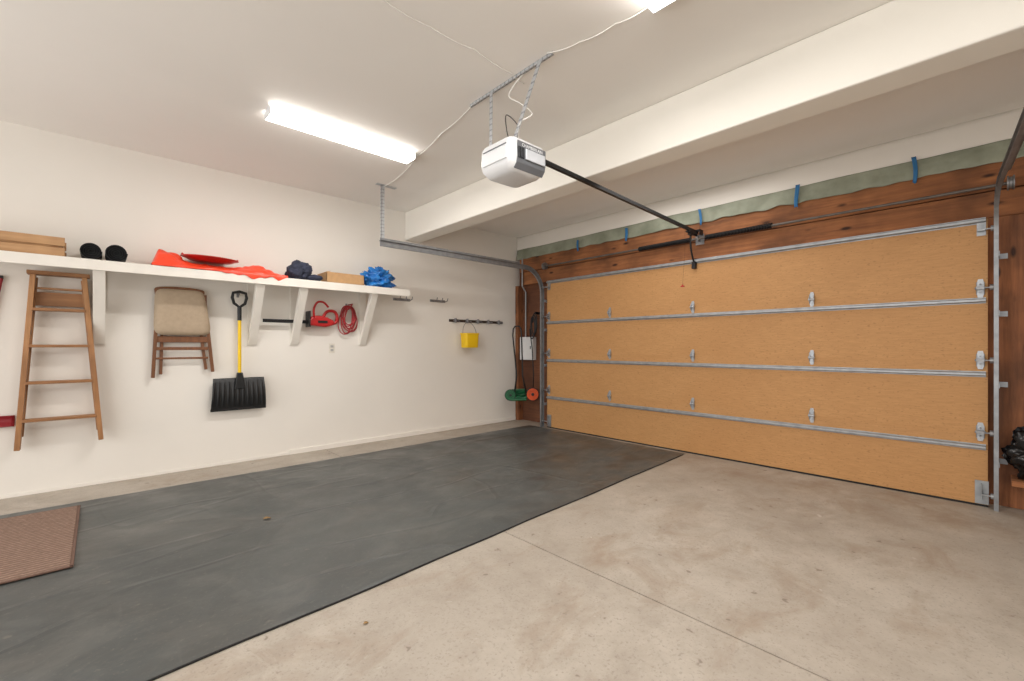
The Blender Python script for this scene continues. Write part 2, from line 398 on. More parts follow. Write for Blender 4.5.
def track(y, s, label, xe, splay=0.0, W=.055):
    t = empty('door_track', (DX-.045, y, 0), label, 'door track', 'garage door tracks')
    def chan(mb, pts):
        for a, bb in zip(pts, pts[1:]):
            a = Vector(a); bb = Vector(bb); dr = (bb-a).normalized(); nrm = Vector((-dr.z, 0, dr.x)).normalized()
            ext = dr*.003; o1 = Vector((0, -s*.012, 0))
            mb.bar(a-ext, bb+ext, .003, W, side=nrm)
            for q in (-1, 1): mb.bar(a+q*nrm*(W/2-.001)+o1-ext, bb+q*nrm*(W/2-.001)+o1+ext, .024, .003, side=nrm)
    x = DX-.045; zt = 2.42; R = .36
    sp = lambda xx: y + s*splay*max(0, (x-.1-xx))
    b = MB(); chan(b, [(x, y, 0), (x, y, zt-R)]); b.build('vertical_track', m_trk, t)
    b = MB(); chan(b, [(x-R+R*math.cos(q*PI/2/16), sp(x-R+R*math.cos(q*PI/2/16)), zt-R+R*math.sin(q*PI/2/16)) for q in range(17)]); b.build('curved_track', m_trk, t)
    ye_ = sp(xe); yb = sp(x-R)
    b = MB(); chan(b, [(x-R, yb, zt), (xe, ye_, zt)]); b.bar((x-R-.1, sp(x-R-.1)+s*.002, zt+.045), (xe, ye_+s*.002, zt+.045), .003, .036, side=(0, 0, 1))
    b.bar((x-R-.1, sp(x-R-.1)+s*.016, zt+.03), (xe, ye_+s*.016, zt+.03), .03, .003, side=(0, 0, 1)); b.build('horizontal_track', m_trk, t)
    b = MB(); b.box((xe+.02, ye_+s*.004, zt-.03), (xe+.055, ye_+s*.008, CZ)); b.box((xe+.02, ye_+s*.004, zt-.03), (xe+.024, ye_+s*.036, CZ))
    b.box((xe-.04, ye_-.02, CZ-.004), (xe+.2, ye_+.04, CZ)); b.build('hanger', m_perfz, t)
    for z in (.35, .95, 1.5, 1.95):
        b = MB(); b.box((x-.02, y+s*.003, z-.02), (5.168, y+s*.007, z+.02)); b.box((5.163, y+s*.003, z-.02), (5.168, y+s*.05, z+.02)); b.build('jamb_bracket', m_trk, t)
track(4.725, 1, 'far left garage door track bending to a ceiling hanger', 2.34, 0, .066)
track(-.035, -1, 'near right garage door track beside the black bag', 2.34, .065)
ts = empty('torsion_spring_bar', (5.12, 2.33, 2.5), 'steel torsion bar with two dark springs above the garage door', 'spring bar')
b = MB(); b.cyl((5.115, -.12, 2.50), (5.115, 4.78, 2.50), .012, 14); b.build('shaft', M('worn_shaft', (110, 104, 98), .5, .5, .2, 12), ts, smooth='auto')
for ya, yb in ((1.55, 2.24), (2.42, 3.1)):
    pts = []; turns = 46
    for i in range(turns*10+1):
        a = 2*PI*i/10; pts.append((5.115+.024*math.cos(a), ya+(yb-ya)*i/(turns*10), 2.50+.024*math.sin(a)))
    b = MB(); b.tube(pts, .0062, 6); b.build('spring', m_dark, ts, smooth=True)
for y in (-.10, 4.76):
    b = MB(); b.lathe([(.02, -.02), (.055, -.02), (.055, -.012), (.045, -.008), (.045, .008), (.055, .012), (.055, .02), (.02, .02)], (5.115, y, 2.5), 24, axis=1); b.build('cable_drum', m_steel, ts, smooth='auto')
b = MB(); b.box((5.168, 2.28, 2.44), (5.178, 2.38, 2.56)); b.box((5.10, 2.326, 2.47), (5.17, 2.334, 2.53)); b.build('center_bracket', m_steel, ts)

# ------------------------------------------------------------------ opener
op = empty('garage_door_opener', (2.18, 2.33, 2.55), 'white ceiling-hung garage door opener with black rail to the door', 'opener')
def rr(w, h, r, z, cxx=2.175, cyy=2.33):
    out = []
    for sx, sy, a0 in ((1, 1, 0), (-1, 1, 90), (-1, -1, 180), (1, -1, 270)):
        for k in range(6):
            a = math.radians(a0+k*18); out.append((cxx+sx*(w/2-r)+r*math.cos(a), cyy+sy*(h/2-r)+r*math.sin(a), z))
    return out
def loft(b, rings):
    R = [[b.bm.verts.new(b.M @ Vector(p)) for p in r] for r in rings]; n = len(R[0])
    for A, B in zip(R, R[1:]):
        for k in range(n): b.bm.faces.new((A[k], A[(k+1) % n], B[(k+1) % n], B[k]))
    b.bm.faces.new(R[0][::-1]); b.bm.faces.new(R[-1]); return b
b = MB(); loft(b, [rr(.27, .25, .04, 2.668), rr(.33, .31, .045, 2.655), rr(.355, .335, .045, 2.63), rr(.36, .34, .045, 2.53), rr(.345, .325, .045, 2.485), rr(.28, .26, .045, 2.444), rr(.22, .20, .04, 2.436)])
b.build('housing', m_white, op, smooth='auto')
b = MB()
pr = [(2.158, 2.634), (2.154, 2.624), (2.154, 2.53), (2.162, 2.488), (2.19, 2.452), (2.197, 2.457), (2.171, 2.492), (2.163, 2.53)]
b.prism(pr, 2.05, 2.325, axis=0); b.build('side_panel', m_greyp, op, bevel=.003)
b = MB(); b.box((2.12, 2.143, 2.515), (2.31, 2.155, 2.59)); b.build('side_lens', m_lens, op, bevel=.008)
vs = MB()
for k in range(4): vs.box((2.056+k*.015, 2.149, 2.515), (2.062+k*.015, 2.156, 2.59))
vs.build('vent_slats', m_dark, op)
b = MB(); b.box((1.988, 2.20, 2.51), (1.997, 2.46, 2.60)); b.build('light_lens', m_white, op, bevel=.006)
b = MB(); b.box((1.992, 2.21, 2.608), (1.997, 2.45, 2.614)); b.build('front_seam', m_greyp, op)
cu = bpy.data.curves.new('lettering', 'FONT'); cu.body = 'CHAMBERLAIN'; cu.size = .03; cu.extrude = .0006; cu.align_x = 'CENTER'; cu.align_y = 'CENTER'
tmp = bpy.data.objects.new('tmp_lettering', cu); C.objects.link(tmp); bpy.context.view_layer.update()
me = bpy.data.meshes.new_from_object(tmp.evaluated_get(bpy.context.evaluated_depsgraph_get())); bpy.data.objects.remove(tmp)
me.materials.clear(); me.materials.append(m_white)
lt = bpy.data.objects.new('lettering', me); C.objects.link(lt); lt.parent = op; lt.rotation_euler = (PI/2, 0, 0)
lt.location = Vector((2.19, 2.1532, 2.608)) - op.location
b = MB(); b.bar((2.33, 2.33, 2.665), (5.10, 2.33, 2.565), .028, .032, side=(0, 0, 1)); b.build('rail', m_dark, op)
b = MB(); b.box((4.86, 2.305, 2.535), (5.0, 2.355, 2.555)); b.box((4.9, 2.31, 2.51), (4.97, 2.35, 2.54)); b.build('trolley', m_dark, op, bevel=.004)
b = MB(); b.tube(smoothpts([(4.94, 2.33, 2.52), (4.93, 2.33, 2.44), (4.95, 2.33, 2.33), (5.0, 2.33, 2.24), (5.03, 2.33, 2.2)], 4), .011, 8); b.box((5.0, 2.31, 2.14), (5.049, 2.35, 2.22)); b.build('door_arm', m_dark, op)
b = MB(); b.tube([(4.86, 2.36, 2.56), (4.86, 2.362, 2.3), (4.80, 2.36, 1.93)], .001, 5); b.build('release_cord', m_dark, op)
b = MB(); b.cyl((4.80, 2.34, 1.92), (4.80, 2.38, 1.92), .008, 12); b.cyl((4.80, 2.36, 1.92), (4.80, 2.36, 1.94), .006, 10); b.build('release_handle', m_red, op, smooth='auto')
b = MB(); b.box((5.08, 2.29, 2.54), (5.165, 2.30, 2.60)); b.box((5.08, 2.36, 2.54), (5.165, 2.37, 2.60)); b.box((5.08, 2.29, 2.59), (5.165, 2.37, 2.60)); b.build('header_bracket', m_dark, op)
def perf(p0, p1, name='hanger_strap', mt=m_perfz, w=.03):
    b = MB(); p0 = Vector(p0); p1 = Vector(p1)
    b.bar(p0, p1, w, .003, side=(1, 0, 0)); b.bar(p0+Vector((.012, w/2, 0)), p1+Vector((.012, w/2, 0)), .003, .024, side=(1, 0, 0))
    return b.build(name, mt, op)
perf((2.07, 1.86, CZ-.012), (2.07, 2.70, CZ-.012), 'ceiling_angle', m_perfy, .02)
perf((2.06, 2.44, CZ-.02), (2.06, 2.445, 2.645)); perf((2.06, 1.96, CZ-.02), (2.06, 2.2, 2.645))
b = MB(); b.tube(smoothpts([(2.1, 2.2, 2.66), (2.06, 2.14, 2.74), (2.12, 2.09, 2.80), (2.1, 2.18, 2.9), (2.06, 2.25, 2.96), (2.07, 2.2, 3.03), (2.09, 2.14, CZ-.01)]), .0045, 6); b.build('power_cord', m_cord, op, smooth=True)
b = MB(); b.tube(smoothpts([(2.12, 2.24, 2.66), (2.10, 2.20, 2.75), (2.08, 2.30, 2.86), (2.12, 2.34, 2.78), (2.12, 2.3, 2.66)]), .0035, 6); b.build('sensor_wire', m_black, op, smooth=True)
def cord(pts, z, label):
    P = [meet(px, py, Z=z) for px, py in pts]; out = []
    for i, (a, c) in enumerate(zip(P, P[1:])):
        for k in range(6):
            t = k/6; q = a.lerp(c, t); q.z -= .012*math.sin(PI*t); out.append(q)
    out.append(P[-1]); b = MB(); b.tube(out, .0042, 6); o = b.build('ceiling_cord', m_cord, smooth=True)
    tag(o, label, 'cord')
cord([(330, -34), (383, 0), (430, 27), (475, 50), (512, 74), (524, 84)], CZ-.005, 'white cord crossing ceiling from top left to the opener')
cord([(378, 189), (398, 178), (418, 156), (442, 133), (472, 106)], CZ-.005, 'white cord from track hanger along ceiling to the opener')
cord([(547, 53), (580, 42), (615, 24), (648, 7)], CZ-.005, 'short white cord between opener bracket and the upper right light')

# ------------------------------------------------------------------ fluorescent lights and added fill lamps
md, nt, bs = newmat('lit_diffuser'); bs.inputs['Base Color'].default_value = (1, .98, .95, 1)
bs.inputs['Emission Color'].default_value = (1, .97, .93, 1); bs.inputs['Emission Strength'].default_value = 9.0
bs.inputs['Roughness'].default_value = .4
def fixture(x0, x1, y, label):
    t = empty('fluorescent_light', ((x0+x1)/2, y, CZ), label, 'ceiling light', 'long fluorescent ceiling lights')
    b = MB(); b.box((x0, y-.06, CZ-.018), (x1, y+.06, CZ)); b.build('housing', m_white, t, bevel=.004)
    b = MB(); pr = [(y-.080, CZ-.012), (y-.080, CZ-.058), (y-.074, CZ-.066), (y+.074, CZ-.066), (y+.080, CZ-.058), (y+.080, CZ-.012)]
    b.prism(pr, x0+.006, x1-.006, axis=0); b.build('diffuser', md, t)
    for xx in (x0, x1-.006):
        b = MB(); b.prism([(p[0]+(.002 if p[0] > y else -.002), p[1]-.002) for p in pr], xx, xx+.006, axis=0); b.build('end_cap', m_white, t)
    return t
fixture(.95, 2.20, 3.80, 'lit fluorescent ceiling light nearest the wall shelf')
fixture(.93, 2.17, 1.15, 'lit fluorescent ceiling light cut off by the top edge of the photo')
def area(name, loc, sx, sy, e, rot=(0, 0, 0), col=(1, .972, .94)):
    l = bpy.data.lights.new(name, 'AREA'); l.shape = 'RECTANGLE'; l.size = sx; l.size_y = sy; l.energy = e; l.color = col
    o = bpy.data.objects.new(name, l); C.objects.link(o); o.location = loc; o.rotation_euler = rot; return o
area('tube_or_fill_lamp', (1.58, 3.8, CZ-.10), 1.2, .13, 28)
area('tube_or_fill_lamp', (1.58, 1.15, CZ-.10), 1.2, .13, 30)
area('tube_or_fill_lamp', (1.58, -1.2, CZ-.10), 1.2, .13, 24)  # added lamp out of view, has no fixture
area('tube_or_fill_lamp', (4.3, 2.3, CZ-.05), 1.2, 1.5, 18)  # added fill beyond the beam
area('rear_fill_light', (BX+.2, 1.8, 1.4), 2.6, 6.0, 112, rot=(0, -PI/2-.12, 0), col=(1, .985, .965))  # added soft fill behind the camera at the open rear, no doorway modelled
w = bpy.data.worlds.new('world'); bpy.context.scene.world = w; w.use_nodes = True
w.node_tree.nodes['Background'].inputs[0].default_value = (1, .985, .965, 1); w.node_tree.nodes['Background'].inputs[1].default_value = .85

# ------------------------------------------------------------------ wall shelf
SF = 5.1; ST = 1.975
sh = empty('wall_shelf', (1.0, 5.3, 1.9), 'long white painted wall shelf holding sled, bags and boxes', 'shelf')
b = MB(); b.box((-1.9, SF+.02, ST-.02), (2.94, WY, ST)); b.build('shelf_board', m_shelf, sh, bevel=.002)
b = MB(); b.box((-1.9, SF, ST-.088), (2.94, SF+.02, ST)); b.build('front_edge', m_shelf, sh, bevel=.003)
for x in (-1.3, 0, 1.225, 1.655, 2.475):
    t = empty('bracket', Vector((x, WY, 1.6)) - sh.location); t.parent = sh
    b = MB(); b.box((x-.045, WY-.022, 1.265), (x+.045, WY, ST-.021)); b.build('wall_cleat', m_shelf, t, bevel=.002)
    b = MB(); b.prism([(WY-.023, 1.27), (WY-.023, 1.36), (SF+.065, ST-.022), (SF+.022, ST-.022), (SF+.022, ST-.085)], x-.04, x+.04, axis=0); b.build('diagonal_brace', m_shelf, t, bevel=.003)

t = empty('wooden_crate', (-.55, 5.25, ST), 'shallow slatted wooden crate at the left end of shelf', 'crate')
for z0, z1 in ((.0, .07), (.085, .155)):
    for y in (5.13, 5.37):
        b = MB(); b.box((-.95, y, ST+z0+.001), (-.205, y+.014, ST+z1)); b.build('slat', m_crate, t, bevel=.002)
for x in (-.95, -.24):
    b = MB(); b.box((x, 5.145, ST+.001), (x+.02, 5.37, ST+.15)); b.build('end_board', m_crate, t, bevel=.002)
b = MB(); b.box((-.93, 5.145, ST+.002), (-.24, 5.37, ST+.012)); b.build('bottom_board', m_crate, t)
def roll(x, r, label):
    t = empty('foam_roll', (x, 5.25, ST), label, 'foam roll', 'black foam rolls on the shelf')
    y0, y1 = 5.12, 5.42; z = ST+r+.001
    th = .012; turns = int((r-.012)/(th+.001)); bb = MB(); prev = None; N = turns*24
    for i in range(N+1):
        a = 2*PI*i/24; rr_ = .012+(r-.012)*i/N
        ci, si = math.cos(a), math.sin(a)
        q = [bb.bm.verts.new((x+rad*ci, yy, z+rad*si)) for rad, yy in ((rr_-th*.45, y0), (rr_, y0-.004), (rr_, y1), (rr_-th*.45, y1))]
        if prev:
            for k in range(4): bb.bm.faces.new((prev[k], prev[(k+1) % 4], q[(k+1) % 4], q[k]))
        prev = q
    bb.build('rolled_sheet', m_foam, t)
    b = MB(); b.cyl((x, y0+.02, z), (x, y1-.01, z), r*.93, 28); b.build('core', m_foam, t)
roll(-.052, .072, 'left of two black foam rolls lying end-on on the shelf')
roll(.108, .076, 'right of two black foam rolls, beside the orange nylon')
def cover(u, v):
    x = .345+1.13*u
    base = .12*math.exp(-(u/.17)**2) + .045 + .040*math.exp(-((u-.76)/.12)**2)
    if u < .05: base *= (u/.05)
    if u > .8: base *= max(0, (1-u)/.2)**.8
    nn = noise.noise(Vector((x*6, v*5, 0)))*.026+abs(noise.noise(Vector((x*14, v*7, 5))))*.034
    if .2 < u < .65: nn *= .45
    if v < .18:      # front lip: droops a little over the edge on the right half
        t = v/.18; k = max(0, min(1, (u-.45)/.15))*max(0, min(1, (1-u)/.08)); y = 5.094-.004*math.sin(x*30)
        drop = k*(.030+.014*math.sin(x*23)+.008*math.sin(x*51))
        if t < .5: return (x, y, ST+.004-drop*(1-2*t))
        return (x, y+.008*(t-.5)*2, ST+.004+.018*(t-.5)*2)
    t = (v-.18)/.82
    prof = math.sin(min(1, t*2.6)*PI/2)*math.sin(min(1, (1-t)*3+.02)*PI/2)
    return (x+.3*nn, 5.102+.34*t, ST+.022*(1-t)+.002+max(0, base*prof+nn*prof))
b = MB(); b.grid(110, 44, cover); o = b.build('nylon_cover', m_orange, smooth=True, solid=.002)
tag(o, 'soft orange red nylon cover draped along shelf under red saucer', 'cover')
sc = empty('saucer_sled', (.80, 5.25, ST+.05), 'dark red round saucer sled lying on the orange nylon', 'sled')
Mr = Matrix.Translation((.81, 5.28, ST+.135)) @ Matrix.Rotation(math.radians(1.5), 4, 'Y') @ Matrix.Rotation(math.radians(3), 4, 'X')
b = MB(); b.M = Mr
b.lathe([(.001, -.03), (.12, -.028), (.18, -.014), (.212, .004), (.240, .008), (.242, .003), (.214, -.003), (.183, -.02), (.12, -.034), (.001, -.036)], (0, 0, 0), 48); b.build('dish', m_dred, sc, smooth=True)
for s in (-1, 1):
    b = MB(); b.M = Mr; b.tube([(s*.224, -.05, .006), (s*.228, -.04, .02), (s*.228, 0, .025), (s*.228, .04, .02), (s*.224, .05, .006)], .006, 8); b.build('handle', m_dred, sc, smooth=True)
t = empty('cloth_bundle', (1.65, 5.25, ST), 'crumpled navy blue cloth bundle on the shelf above a bracket', 'cloth bundle')
b = MB(); b.blob((1.63, 5.23, ST+.095), (.26, .26, .24), 3, .25, 1.8, 5, ST+.002); b.build('folded_cloth', m_navy, t, smooth=True)
b = MB(); b.blob((1.765, 5.16, ST+.035), (.18, .15, .075), 5, .2, 1.6, 4, ST+.002); b.build('loose_sleeve', m_navy, t, smooth=True)
t = empty('cardboard_box', (2.1, 5.26, ST), 'low open brown cardboard box on the shelf beside blue bag', 'box')
x0, x1, y0, y1, zb, zt = 1.89, 2.335, 5.13, 5.42, ST+.001, ST+.12
b = MB(); b.box((x0, y0, zb), (x1, y1, zb+.005)); b.box((x0, y0, zb), (x1, y0+.005, zt)); b.box((x0, y1-.005, zb), (x1, y1, zt)); b.box((x0, y0, zb), (x0+.005, y1, zt)); b.box((x1-.005, y0, zb), (x1, y1, zt)); b.build('tray', m_card, t)
b = MB(); b.bar((x0+.004, (y0+y1)/2, zt), (x0+.05, (y0+y1)/2, zt+.012), .28, .004, side=(0, 0, 1)); b.build('flap', m_card, t)
b = MB(); b.blob((2.575, 5.25, ST+.11), (.37, .28, .26), 11, .5, 3.0, 5, ST+.002); o = b.build('plastic_bag', m_blue, smooth=True)
tag(o, 'crumpled bright blue plastic bag on right end of shelf', 'bag')

# ------------------------------------------------------------------ ladder
ld = empty('step_ladder', (-.24, 5.4, .43), 'old folded wooden step ladder hanging under the shelf', 'ladder')
TL, TR, BL, BR = Vector((-.40, 5.4, 1.855)), Vector((-.095, 5.4, 1.855)), Vector((-.49, 5.4, .40)), Vector((.012, 5.4, .42))
def at_(A, B, z): return A.lerp(B, (A.z-z)/(A.z-B.z))
for A, B in ((TL, BL), (TR, BR)):
    b = MB(); b.bar(A, B, .034, .075); b.build('side_rail', m_ladder, ld, bevel=.003)
for z in (1.555, 1.25, .945, .635):
    l = at_(TL, BL, z); r = at_(TR, BR, z)
    b = MB(); b.box((l.x+.014, 5.355, z-.012), (r.x-.014, 5.445, z+.012)); b.build('step', m_ladderx, ld, bevel=.003)
b = MB(); b.box((-.435, 5.345, 1.842), (-.06, 5.455, 1.874)); b.build('top_cap', m_ladderx, ld, bevel=.004)
for s, A, B in ((1, TL, BL), (-1, TR, BR)):
    p = A+Vector((s*.012, .058, -.03)); q = at_(A, B, .50)+Vector((s*.012, .058, 0)); b = MB(); b.bar(p, q, .024, .03); b.build('rear_leg', m_ladder, ld, bevel=.002)
l = at_(TL, BL, 1.65); r = at_(TR, BR, 1.65); b = MB(); b.box((l.x+.015, 5.448, 1.59), (r.x-.015, 5.464, 1.705)); b.build('rear_slat', m_ladderx, ld, bevel=.002)
b = MB(); b.box((l.x+.03, 5.40, 1.725), (r.x-.03, 5.44, 1.742)); b.build('spreader_bar', m_ladderx, ld, bevel=.002)
for A, B, s in ((TL, BL, 1), (TR, BR, -1)):
    p = at_(A, B, 1.35); b = MB(); b.bar(p+Vector((s*.018, -.02, 0)), p+Vector((s*.018, .06, .14)), .014, .003, side=(1, 0, 0)); b.build('spreader', m_steel, ld)
rs = empty('snow_pusher', (-.62, 5.4, .6), 'dark red snow pusher hanging left of the ladder, mostly out of frame', 'shovel')
xr = meet(0.5, 300, Y=5.44).x
b = MB(); b.cyl((xr-.17, 5.475, .66), (xr, 5.475, 1.80), .012, 14); b.build('shaft', m_mred, rs, smooth='auto')
b = MB(); b.cyl((xr-.07, 5.475, 1.81), (xr+.012, 5.475, 1.81), .014, 12); b.build('grip', m_black, rs, smooth='auto')
xb = meet(14, 425, Y=5.44).x
b = MB(); b.grid(20, 8, lambda u, v: (xb-.46+.46*u, 5.458+.038*math.sin(v*PI*.8), .59+.09*v)); b.build('blade', m_mred, rs, smooth=True, solid=.005)
def whook(x, z, label, depth=.09):
    b = MB(); b.box((x-.012, WY-.004, z-.03), (x+.012, WY+.001, z+.03)); b.tube([(x, WY-.004, z), (x, WY-depth, z-.005), (x, WY-depth-.01, z+.02)], .004, 8)
    o = b.build('wall_hook', m_steel); tag(o, label, 'hook')

# ------------------------------------------------------------------ folded chair
ch = empty('folding_chair', (.6, 5.42, .95), 'folded wooden chair with taupe padded seat hanging on wall', 'chair')
cxm = .60
b = MB(); out = []
for k in range(0, 25):
    a = PI*k/24
    out.append((cxm-.015-.20*math.cos(a), 1.79+.04*math.sin(a)**.6))
b.prism(out+[(cxm+.18, 1.74), (cxm-.21, 1.74)], 5.43, 5.455, axis=1); b.build('back_rail', m_chairw, ch, bevel=.004)
def pad(u, v):
    a = 2*PI*u; c_, s_ = math.cos(a), math.sin(a)
    k = (abs(c_)**7+abs(s_)**7)**(-1/7); rr_ = v
    X_ = k*c_*rr_; Z_ = k*s_*rr_
    w = .216-.018*Z_
    dome = .045*(1-rr_**6)**.5 if rr_ < 1 else 0
    return (cxm-.002-.012*Z_+X_*w, 5.425-dome, 1.58+Z_*.225)
b = MB(); b.grid(64, 16, pad); bmesh.ops.remove_doubles(b.bm, verts=b.bm.verts, dist=.0004); b.build('seat_pad', m_beige, ch, smooth=True)
b = MB(); b.box((cxm-.19, 5.41, 1.38), (cxm+.20, 5.43, 1.765)); b.build('seat_board', m_chairw, ch, bevel=.004)
for x0_, x1_, y, z1_ in ((-.185, -.225, 5.445, .945), (.18, .255, 5.445, .985)):
    b = MB(); b.bar((cxm+x0_, y, 1.76), (cxm+x1_, y, z1_), .029, .028); b.build('back_leg', m_chairw, ch, bevel=.004)
for x0_, x1_, z1_ in ((-.15, -.165, .975), (.145, .20, 1.01)):
    b = MB(); b.bar((cxm+x0_, 5.48, 1.5), (cxm+x1_, 5.465, z1_), .026, .022); b.build('front_leg', m_chairw, ch, bevel=.004)
for z, h_ in ((1.315, .06), (1.225, .03), (1.13, .02)):
    b = MB(); b.box((cxm-.205, 5.44, z-h_/2), (cxm+.215, 5.457, z+h_/2)); b.build('cross_rail', m_chairw, ch, bevel=.003)

# ------------------------------------------------------------------ black & yellow snow shovel
ss = empty('snow_shovel', (1.09, 5.42, .58), 'snow shovel with yellow shaft and wide black ribbed blade', 'shovel')
x = 1.09; y = 5.42
b = MB(); b.cyl((x, y, .90), (x, y, 1.60), .0165, 18); b.build('shaft', m_yellow, ss, smooth='auto')
b = MB(); b.cyl((x, y, 1.52), (x, y, 1.67), .020, 16); b.tube([(x, y, 1.66), (x-.05, y, 1.70), (x-.066, y, 1.76), (x-.058, y, 1.81), (x, y, 1.826), (x+.058, y, 1.81), (x+.066, y, 1.76), (x+.05, y, 1.70)], .015, 10, True); b.build('d_grip', m_black, ss, smooth='auto')
def blade(u, v):
    s = 2*u-1; w = .235+.02*v
    xx = x+s*w; z = .912-.325*v
    yy = 5.455-.045*math.sin((.1+v*.8)*PI)-.008*abs(s)**4
    if .1 < v < .88: yy -= .005*max(0, math.sin(u*PI*22))
    return (xx, yy, z)
b = MB(); b.grid(132, 24, blade); b.build('blade', m_black, ss, smooth=True, solid=.005)
b = MB(); b.prism([(x-.05, .80), (x+.05, .80), (x+.025, .97), (x-.025, .97)], 5.385, 5.435, axis=1); b.build('socket', m_black, ss, bevel=.006)
b = MB(); b.box((x-.256, 5.432, .572), (x+.256, 5.440, .597)); b.build('wear_strip', m_black, ss)
whook(x, 1.80, 'steel wall hook carrying the yellow shafted snow shovel', .07)

# ------------------------------------------------------------------ hedge trimmer and coiled cord
ht = empty('hedge_trimmer', (1.8, 5.42, 1.5), 'red electric hedge trimmer with long black guide bar on wall', 'trimmer')
b = MB(); b.box((1.31, 5.415, 1.515), (1.80, 5.421, 1.545))
b.box((1.31, 5.411, 1.511), (1.80, 5.425, 1.519)); b.box((1.31, 5.411, 1.541), (1.80, 5.425, 1.549))
b.build('cutting_bar', m_dark, ht)
b = MB(); b.prism([(1.78, 1.49), (1.98, 1.475), (2.07, 1.50), (2.08, 1.55), (2.0, 1.59), (1.90, 1.61), (1.82, 1.60), (1.78, 1.56)], 5.37, 5.475, axis=1); b.build('motor_housing', m_red, ht, bevel=.022, segs=3)
b = MB(); b.tube(smoothpts([(1.95, 5.42, 1.58), (2.0, 5.42, 1.66), (2.08, 5.42, 1.67), (2.12, 5.42, 1.62), (2.11, 5.42, 1.54), (2.05, 5.42, 1.51)], 4), .018, 10); b.build('rear_handle', m_red, ht, smooth=True)
b = MB(); b.tube(smoothpts([(1.84, 5.38, 1.58), (1.83, 5.36, 1.68), (1.87, 5.36, 1.76), (1.94, 5.36, 1.765), (2.0, 5.37, 1.71)], 4), .012, 10); b.build('front_handle', m_red, ht, smooth=True)
b = MB(); b.prism([(1.775, 1.47), (1.79, 1.47), (1.79, 1.66), (1.775, 1.65)], 5.34, 5.48, axis=1); b.build('hand_guard', m_black, ht, bevel=.005)
b = MB(); b.box((1.88, 5.362, 1.52), (1.99, 5.372, 1.55)); b.build('vent_strip', m_black, ht, bevel=.003)
cc = empty('coiled_cord', (2.27, 5.44, 1.6), 'dark red extension cord coiled and hung beside hedge trimmer', 'cord')
b = MB(); pts = []
for i in range(9*28):
    a = 2*PI*i/28; j = i/28
    rx = .082+.028*math.sin(j*2.1)+.006*noise.noise(Vector((i*.1, 0, 0))); rz = .145+.03*math.cos(j*1.7)
    tl = .35*math.sin(j*1.3)
    ux = rx*math.cos(a); uz = rz*math.sin(a)-(.03*math.cos(j*1.7))
    pts.append((2.27+.012*math.sin(j*3)+ux*math.cos(tl)-uz*math.sin(tl)*.45, 5.45-.03*abs(math.sin(j*.9))+.008*math.sin(a*2), 1.60+uz))
b.tube(pts, .0066, 7); b.build('cord_loops', m_redcord, cc, smooth=True)
b = MB(); b.tube([(2.25, 5.40, 1.70), (2.28, 5.39, 1.735), (2.31, 5.41, 1.77), (2.29, 5.48, 1.765), (2.25, 5.47, 1.71)], .008, 7); b.build('tie_wrap', m_redcord, cc, smooth=True)
whook(2.27, 1.75, 'steel wall hook holding the coiled red cord', .06)
ou = empty('wall_outlet', (2.09, WY, 1.22), 'small wall outlet plate below the coiled red cord', 'outlet')
b = MB(); b.box((2.055, WY-.006, 1.165), (2.125, WY+.001, 1.28)); b.build('cover_plate', M('outlet_ivory', (222, 216, 204), .4), ou, bevel=.003)
mo = M('outlet_grey', (176, 174, 170), .4)
for z in (1.20, 1.245):
    b = MB(); b.box((2.072, WY-.009, z-.014), (2.108, WY-.005, z+.014)); b.build('socket', mo, ou, bevel=.002)

# ------------------------------------------------------------------ hooks and tool rail at right
def dhook(x, z, label):
    t = empty('storage_hook', (x, WY, z), label, 'hook', 'double storage hooks right of the shelf')
    b = MB(); b.box((x-.13, WY-.006, z-.018), (x+.13, WY+.002, z+.018)); b.build('back_plate', m_steel, t, bevel=.002)
    for s in (-.09, 0, .09):
        b = MB(); b.tube([(x+s, WY-.006, z+.005), (x+s, WY-.07, z-.01), (x+s, WY-.12, z), (x+s, WY-.135, z+.035)], .006, 8); b.build('prong', m_steel, t, smooth=True)
dhook(3.04, 1.885, 'metal storage hook rail nearest the shelf end')
dhook(3.62, 1.905, 'metal storage hook rail above the dark tool rack')
tr = empty('tool_rack', (4.35, WY, 1.63), 'dark wall-mounted tool rack with spring clips holding yellow bucket', 'tool rack')
b = MB(); b.box((3.82, WY-.015, 1.612), (4.88, WY+.001, 1.652)); b.build('rail', M('brown_steel', (70, 58, 52), .45, .4), tr, bevel=.003)
for x in (3.92, 4.14, 4.35, 4.56, 4.78):
    b = MB(); b.tube([(x-.03, WY-.015, 1.63), (x-.035, WY-.05, 1.63), (x-.02, WY-.085, 1.625), (x-.028, WY-.10, 1.62)], .007, 8); b.tube([(x+.03, WY-.015, 1.63), (x+.035, WY-.05, 1.63), (x+.02, WY-.085, 1.625), (x+.028, WY-.10, 1.62)], .007, 8)
    b.cyl((x, WY-.03, 1.60), (x, WY-.03, 1.668), .018, 12); b.build('clip', m_steel, tr, smooth='auto')
bk = empty('yellow_bucket', (4.10, 5.38, 1.22), 'small bright yellow squarish plastic bucket hanging from the tool rack', 'bucket')
b = MB(); q_ = dict(cxx=4.11, cyy=5.37)
loft(b, [rr(.215, .15, .03, 1.225, **q_), rr(.225, .155, .03, 1.235, **q_), rr(.24, .17, .03, 1.42, **q_), rr(.256, .185, .035, 1.422, **q_), rr(.256, .185, .035, 1.444, **q_), rr(.232, .162, .03, 1.444, **q_), rr(.208, .138, .026, 1.24, **q_)]); b.build('pail', m_yellow, bk, smooth='auto')
b = MB(); b.tube([(4.11+.127*math.cos(PI*k/14), 5.37+.035*math.sin(PI*k/14), 1.43+.18*math.sin(PI*k/14)) for k in range(15)], .004, 7); b.build('handle', m_steel, bk, smooth=True)

